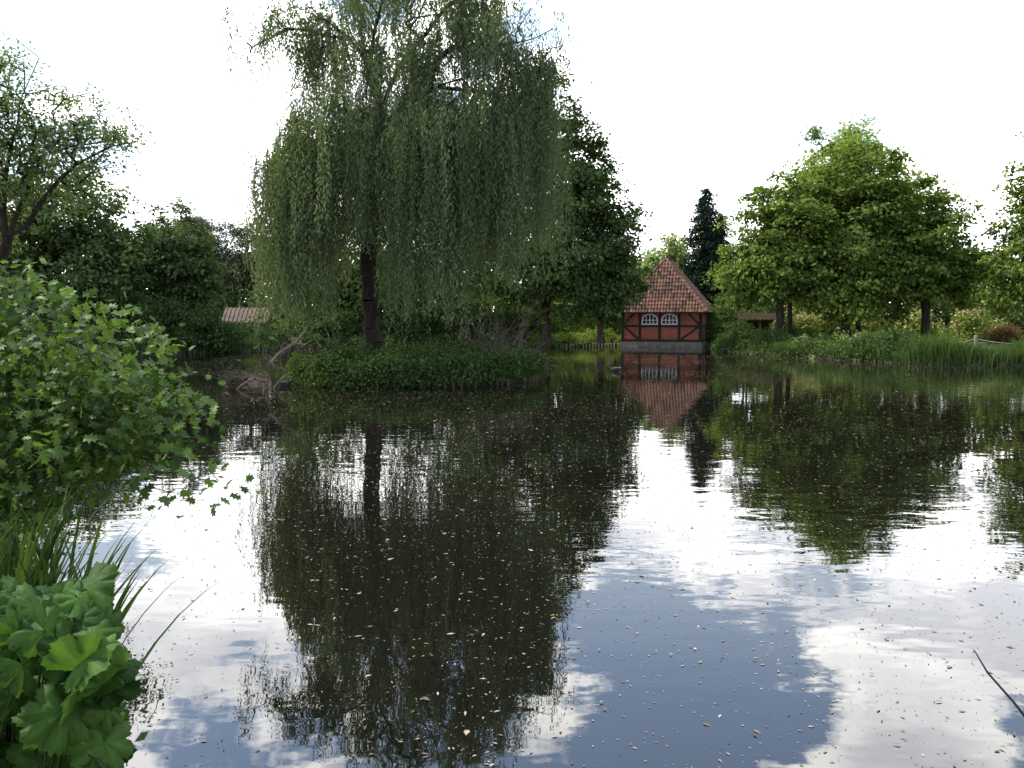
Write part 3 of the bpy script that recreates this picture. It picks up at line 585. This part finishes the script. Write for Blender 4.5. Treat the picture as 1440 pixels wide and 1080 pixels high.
def bankplants(name,path,w,h,cn,nl,L,lm,seed,extra=None,cr=.26):
    rng=np.random.default_rng(seed); path=np.array(path,float); seg=np.linalg.norm(np.diff(path,axis=0),axis=1); cum=np.r_[0,np.cumsum(seg)]
    s=rng.uniform(0,cum[-1],cn); x=np.interp(s,cum,path[:,0]);y=np.interp(s,cum,path[:,1]); x+=rng.uniform(-.3,.3,cn)
    o=rng.uniform(-.15,w,cn); k=np.clip(np.searchsorted(cum,s)-1,0,len(seg)-1); d=(path[1:]-path[:-1])[k]; nv=np.c_[d[:,1],-d[:,0]]/np.linalg.norm(d,axis=1,keepdims=True)
    x+=nv[:,0]*o; y+=nv[:,1]*o
    hh=h*(.75+.35*np.sin(s*.9)*np.sin(s*.37+1)); z=gheight(x,y)*(o>.3)+.12*(o<=.3)+hh*rng.uniform(.02,1,cn)*np.clip(.55+o/1.2,0,1)
    a=Acc(); leafcloud(a,np.c_[x,y,z],rng,nl,cr,.9,L,.5,0,np.clip(rng.normal(.45,.2,cn)+.15*np.sin(s*.7),0,1),up=.6)
    mats=[lm]
    if extra:
        m,kk,sz=extra; i=rng.integers(0,cn,kk); inst(a,T4,np.c_[x,y,z][i]+rng.normal(0,.2,(kk,3))+[0,0,.15],rng.normal(0,1,(kk,3)),rng.normal(0,1,(kk,3))+[0,-1,1],sz,sz,1,rng.uniform(0,1,kk)); mats.append(m)
    return a.obj(name,mats)
RB=[(14.9,59.3),(14.0,53),(15.35,46.6),(16.95,41.2),(18.7,38.3)]
bankplants('bank_plants',RB[::-1],1.6,1.15,860,50,.15,M_herb,111)
bankplants('bank_plants',[(17.1,41.4),(15.6,46.6),(14.3,52.5)],2.6,.9,380,46,.15,M_grassy,112)
bankplants('bank_plants',[(9,66.5),(5,63.6),(1.5,62.9)],1.6,.95,300,50,.16,M_grassy,113)
bankplants('bank_plants',[(1.5,62.9),(-6,61),(-11,59.4),(-17,55.3),(-20,48.9),(-22.6,45.9)],1.3,.9,560,50,.17,M_dark,114)
def reeds(name,path,w,h,n,lm,seed,wd=.02):
    rng=np.random.default_rng(seed); path=np.array(path,float); seg=np.linalg.norm(np.diff(path,axis=0),axis=1); cum=np.r_[0,np.cumsum(seg)]
    s=rng.uniform(0,cum[-1],n); x=np.interp(s,cum,path[:,0]); y=np.interp(s,cum,path[:,1])+rng.uniform(0,w,n)
    z=np.full(n,.0); hh=h*rng.uniform(.6,1.15,n)*(.85+.2*np.sin(s*1.3))
    u=rng.normal(0,.16,(n,3)); u[:,2]=1; nn=rng.normal(0,1,(n,3)); nn[:,2]=.1
    a=Acc(); inst(a,TBL,np.c_[x,y,z],u,nn,hh,wd*rng.uniform(.7,1.4,n),0,np.clip(rng.normal(.5,.25,n),0,1)); return a.obj(name,[lm])
M_reed=leafmat('reed_blades',(.03,.075,.018),(.13,.21,.045),.3)
reeds('reed_bed',[(18.6,37.9),(21.3,36.7),(25,35.9),(33,32.9)],1.9,1.45,13000,M_reed,121,.038)
reeds('reed_bed',[(15.0,47),(16.8,41.2),(18.5,37.9)],1.0,.9,3500,M_reed,122,.032)
bankplants('yellow_flowers',[(19.6,39.3),(18.2,40.6)],.8,.9,60,40,.1,M_herb,123,extra=(M_yellow,170,.085))
a=Acc(); M_post=noisemat('post_wood',(.16,.13,.10),(.32,.27,.21),8,.85,.3,(1,1,.3)); M_rope=noisemat('rope',(.35,.3,.22),(.5,.45,.36),30,.9,.3)
fence=bpy.data.objects.new('rope_fence',None); scene.collection.objects.link(fence)
pts=[(15.6,51),(16.6,46.5),(17.9,42.6),(19.5,39.9),(22.2,39.2),(25.6,38.6)]
for k,(x,y) in enumerate(pts):
    z=float(gheight(np.array([x]),np.array([y]))[0]); tube(a,[(x,y,z-.2),(x,y,z+.95),(x,y,z+.99)],[.085,.08,.05],10); tube(a,[(x,y,z+.988),(x,y,z+.992)],[.05,.001],10)
a.obj('posts',[M_post],parent=fence); b=Acc()
for (p,q_) in zip(pts[:-1],pts[1:]):
    t=np.linspace(0,1,12); z0=gheight(np.array([p[0]]),np.array([p[1]]))[0]+.82; tube(b,np.c_[p[0]+(q_[0]-p[0])*t,p[1]+(q_[1]-p[1])*t,z0-.22*np.sin(t*math.pi)],np.full(12,.018),6)
b.obj('ropes',[M_rope],parent=fence)
# ---------------------------------------------------------------- foreground plants
rng=np.random.default_rng(131); a=Acc()
root=np.array([-3.3,4.2,.35]); sk=Skel(root)
sk.poly([(-3.2,4.2,.9),(-3.1,4.2,1.5)],rng,.2,.02)
for l in [[(-3.1,4.2,1.4),(-2.7,4.1,1.8),(-2.3,4.0,1.95),(-1.9,3.95,1.8),(-1.6,3.9,1.5)],[(-3.1,4.2,1.2),(-2.6,3.9,1.4),(-2.1,3.8,1.45),(-1.7,3.8,1.35)],[(-3.1,4.2,1.5),(-3.0,4.2,2.0),(-2.8,4.1,2.3)],[(-3.1,4.2,1.0),(-2.6,3.7,1.2),(-2.2,3.6,1.2)]]: sk.poly(l,rng,.15,.015)
C=blobpts([(-2.65,4.1,1.95,.6,.5,.34),(-2.2,4.0,1.74,.52,.45,.34),(-1.85,3.9,1.55,.40,.35,.26),(-2.6,4.0,1.4,.7,.5,.42),(-3.5,4.3,1.8,.7,.6,.6),(-2.95,3.5,1.45,.5,.3,.45),(-2.05,3.8,1.42,.6,.35,.18),(-2.4,3.6,1.25,.5,.3,.2)],760,rng,.5)
C=np.r_[C,[[-1.45,3.85,1.3],[-1.5,3.9,1.45],[-1.38,3.8,1.25],[-1.62,3.9,1.65],[-1.8,4.0,1.88],[-2.1,4.0,2.06],[-1.95,4.1,1.98],[-2.8,4.1,2.3],[-2.5,4.0,2.24],[-1.55,3.75,1.2],[-1.7,3.7,1.25]]]
for i in np.argsort(np.linalg.norm(C-root,axis=1)): sk.connect(C[i],rng,.08,.12,.012)
sk.wood(a,.0018,.5,0,sides=5)
n=len(C)*12; ci=np.repeat(np.arange(len(C)),12); c=C[ci]+rng.normal(0,1,(n,3))*[.075,.075,.05]
nn=rng.normal(0,.5,(n,3))+[.05,-.3,.9]; u=rng.normal(0,1,(n,3))+[.6,-.4,-.25]; LL=rng.uniform(.035,.07,n)
cv=rng.normal(.42,.24,len(C)); inst(a,TLOBE,c,u,nn,LL,LL*.95,1,np.clip(cv[ci]+rng.normal(0,.17,n),0,1))
a.obj('hawthorn_shrub',[bark,M_shrub])
rng=np.random.default_rng(141); n=760
a=Acc(); y=rng.uniform(2.5,3.1,n); x=-.57*y-rng.uniform(0,1,n)**1.3*1.2; z=np.full(n,.25); 
u=rng.normal(0,.13,(n,3))+[.02,-.02,0]; u[:,2]=1; nn=np.c_[rng.normal(.1,1,n),rng.normal(-.6,.7,n),np.full(n,.1)]
T,Q=blade(9); inst(a,(T*[1,1,.7],Q),np.c_[x,y,z],u,nn,rng.uniform(.9,1.4,n),rng.uniform(.018,.038,n),0,np.clip(rng.normal(.42,.27,n),0,1))
a.obj('iris_clump',[M_iris],True)
rng=np.random.default_rng(151); a=Acc(); n=700
y=rng.uniform(1.75,2.55,n); x=-.515*y-rng.uniform(0,1,n)**1.2*1.0; z=.28+1.1*rng.uniform(0,1,n)**.8
z=np.minimum(z,1.90-.32*y+rng.normal(0,.04,n)+.1*(-.6*y-x)); c=np.c_[x,y,z]
nn=rng.normal(0,.55,(n,3))+[.35,-.5,.8]; u=rng.normal(0,.6,(n,3))+[.35,-.5,-.5]; LL=rng.uniform(.045,.095,n); vv=np.clip(rng.normal(.40,.24,n),0.02,.85)
for j in range(4):
    s_=np.arange(n)%4==j; inst(a,TPALMS[j],c[s_],u[s_],nn[s_],LL[s_],LL[s_],1,vv[s_])
for k in range(n):
    b=np.array([x[k]-rng.uniform(0,.25),y[k]+.1,.25]); t=np.linspace(0,1,5)[:,None]; tube(a,b+(c[k]-b)*t+np.array([-.05,0,.03])*np.sin(t*math.pi),np.full(5,.003),5,0)
a.obj('cranesbill_plant',[leafmat('petioles',(.03,.06,.012),(.05,.09,.02),.1),M_big],True)
rng=np.random.default_rng(161); n=1100; t=rng.uniform(0,1,n); pth=np.array([(-1.2,2.0),(-1.7,3.0),(-3.0,4.8),(-5.0,7.8),(-8.5,13),(-12.7,22)])
s=t**1.7*(len(pth)-1); i=np.minimum(s.astype(int),len(pth)-2); fq=(s-i)[:,None]; pp=pth[i]*(1-fq)+pth[i+1]*fq
o=rng.uniform(.05,1.6,n); C=np.c_[pp[:,0]-o,pp[:,1]+rng.normal(0,.2,n),.15+rng.uniform(0,.65,n)]
a=Acc(); leafcloud(a,C,rng,45,.18,.9,.055,.5,0,rng.uniform(.0,.6,n),up=.6); a.obj('undergrowth',[M_dark])
a=Acc(); tube(a,[(2.35,2.9,-.1),(2.2,3.0,.15),(2.08,3.07,.36),(1.98,3.12,.5),(1.9,3.17,.6),(1.86,3.2,.68)],[.007,.0065,.006,.005,.004,.002],6); a.obj('bare_twig',[darkbark])
# ---------------------------------------------------------------- light
sd=np.array([-.62,.16,.95]); sd/=np.linalg.norm(sd)
sun=bpy.data.lights.new('sun','SUN'); sun.energy=5.0; sun.angle=math.radians(.6); sun.color=(1,.93,.82)
so=bpy.data.objects.new('sun',sun); scene.collection.objects.link(so); so.rotation_euler=Vector(sd).to_track_quat('Z','Y').to_euler()
w=bpy.data.worlds.new('World'); scene.world=w; w.use_nodes=True; nt=w.node_tree; N=nt.nodes; L=nt.links; N.clear()
out=N.new('ShaderNodeOutputWorld'); bg=N.new('ShaderNodeBackground'); bg.inputs[1].default_value=.15
sky=N.new('ShaderNodeTexSky'); sky.sky_type='NISHITA'; sky.sun_disc=False; sky.sun_elevation=math.asin(sd[2]); sky.sun_rotation=math.atan2(sd[0],sd[1]); sky.air_density=1.0; sky.dust_density=1.0
tc=N.new('ShaderNodeTexCoord'); sx=N.new('ShaderNodeSeparateXYZ'); L.new(tc.outputs['Generated'],sx.inputs[0])
def M(op,a_,b_=None,c_=None):
    n=N.new('ShaderNodeMath'); n.operation=op
    for i,v in enumerate((a_,b_,c_)):
        if v is None: continue
        if isinstance(v,(int,float)): n.inputs[i].default_value=v
        else: L.new(v,n.inputs[i])
    return n.outputs[0]
def mrange(v,a0,a1,b0,b1):
    n=N.new('ShaderNodeMapRange'); n.interpolation_type='SMOOTHSTEP'
    for i,k in enumerate((a0,a1,b0,b1)): n.inputs[i+1].default_value=k
    L.new(v,n.inputs[0]); return n.outputs[0]
def scale(v,s):
    n=N.new('ShaderNodeVectorMath'); n.operation='SCALE'; L.new(v,n.inputs[0])
    if isinstance(s,(int,float)): n.inputs['Scale'].default_value=s
    else: L.new(s,n.inputs['Scale'])
    return n.outputs[0]
def mix(f,a_,b_):
    n=N.new('ShaderNodeMix'); n.data_type='RGBA'; L.new(f,n.inputs[0]); L.new(a_,n.inputs[6])
    if isinstance(b_,tuple): n.inputs[7].default_value=b_
    else: L.new(b_,n.inputs[7])
    return n.outputs[2]
zz=M('ADD',M('MAXIMUM',sx.outputs[2],0),.20)
cb=N.new('ShaderNodeCombineXYZ'); L.new(M('DIVIDE',sx.outputs[0],zz),cb.inputs[0]); L.new(M('DIVIDE',sx.outputs[1],zz),cb.inputs[1]); cb.inputs[2].default_value=11.6
nz=N.new('ShaderNodeTexNoise'); nz.inputs['Scale'].default_value=2.3; nz.inputs['Detail'].default_value=10; nz.inputs['Roughness'].default_value=.60; L.new(cb.outputs[0],nz.inputs['Vector'])
cov=M('ADD',nz.outputs[0],M('MULTIPLY',M('SUBTRACT',.44,sx.outputs[2]),.30))
cl=mrange(cov,.475,.545,0.,1.)
nz2=N.new('ShaderNodeTexNoise'); nz2.inputs['Scale'].default_value=3.4; nz2.inputs['Detail'].default_value=6; L.new(cb.outputs[0],nz2.inputs['Vector'])
cr=N.new('ShaderNodeValToRGB'); cr.color_ramp.elements[0].position=.35; cr.color_ramp.elements[1].position=.60; cr.color_ramp.elements[0].color=(.56,.57,.62,1); cr.color_ramp.elements[1].color=(1,.99,.98,1); L.new(nz2.outputs[0],cr.inputs[0])
# clouds are brightest on the side of the sky where the sun stands
dt=N.new('ShaderNodeVectorMath'); dt.operation='DOT_PRODUCT'; L.new(tc.outputs['Generated'],dt.inputs[0]); g=Vector((-.14,.93,.34)).normalized(); dt.inputs[1].default_value=g
glow=mrange(dt.outputs['Value'],-.2,.85,11.0,32.0)
hz=mrange(sx.outputs[2],.22,.44,1.,0.)
blue=mix(M('MULTIPLY_ADD',hz,.66,.16),scale(sky.outputs[0],2.9),(10.5,12.0,14.0,1))
final=mix(cl,blue,scale(cr.outputs[0],glow))
L.new(final,bg.inputs[0]); L.new(bg.outputs[0],out.inputs[0])
# ---------------------------------------------------------------- camera
cam=bpy.data.cameras.new('camera'); cam.lens=28.75; cam.sensor_width=36; cam.clip_end=5000; cam.clip_start=.05
co=bpy.data.objects.new('camera',cam); scene.collection.objects.link(co); co.location=(0,0,2.0); co.rotation_euler=(math.radians(90-4.4),0,0); scene.camera=co
scene.view_settings.view_transform='Standard'; scene.view_settings.look='None'; scene.view_settings.exposure=0; scene.view_settings.gamma=1
print('faces',sum(len(o.data.polygons) for o in scene.objects if o.type=='MESH'))
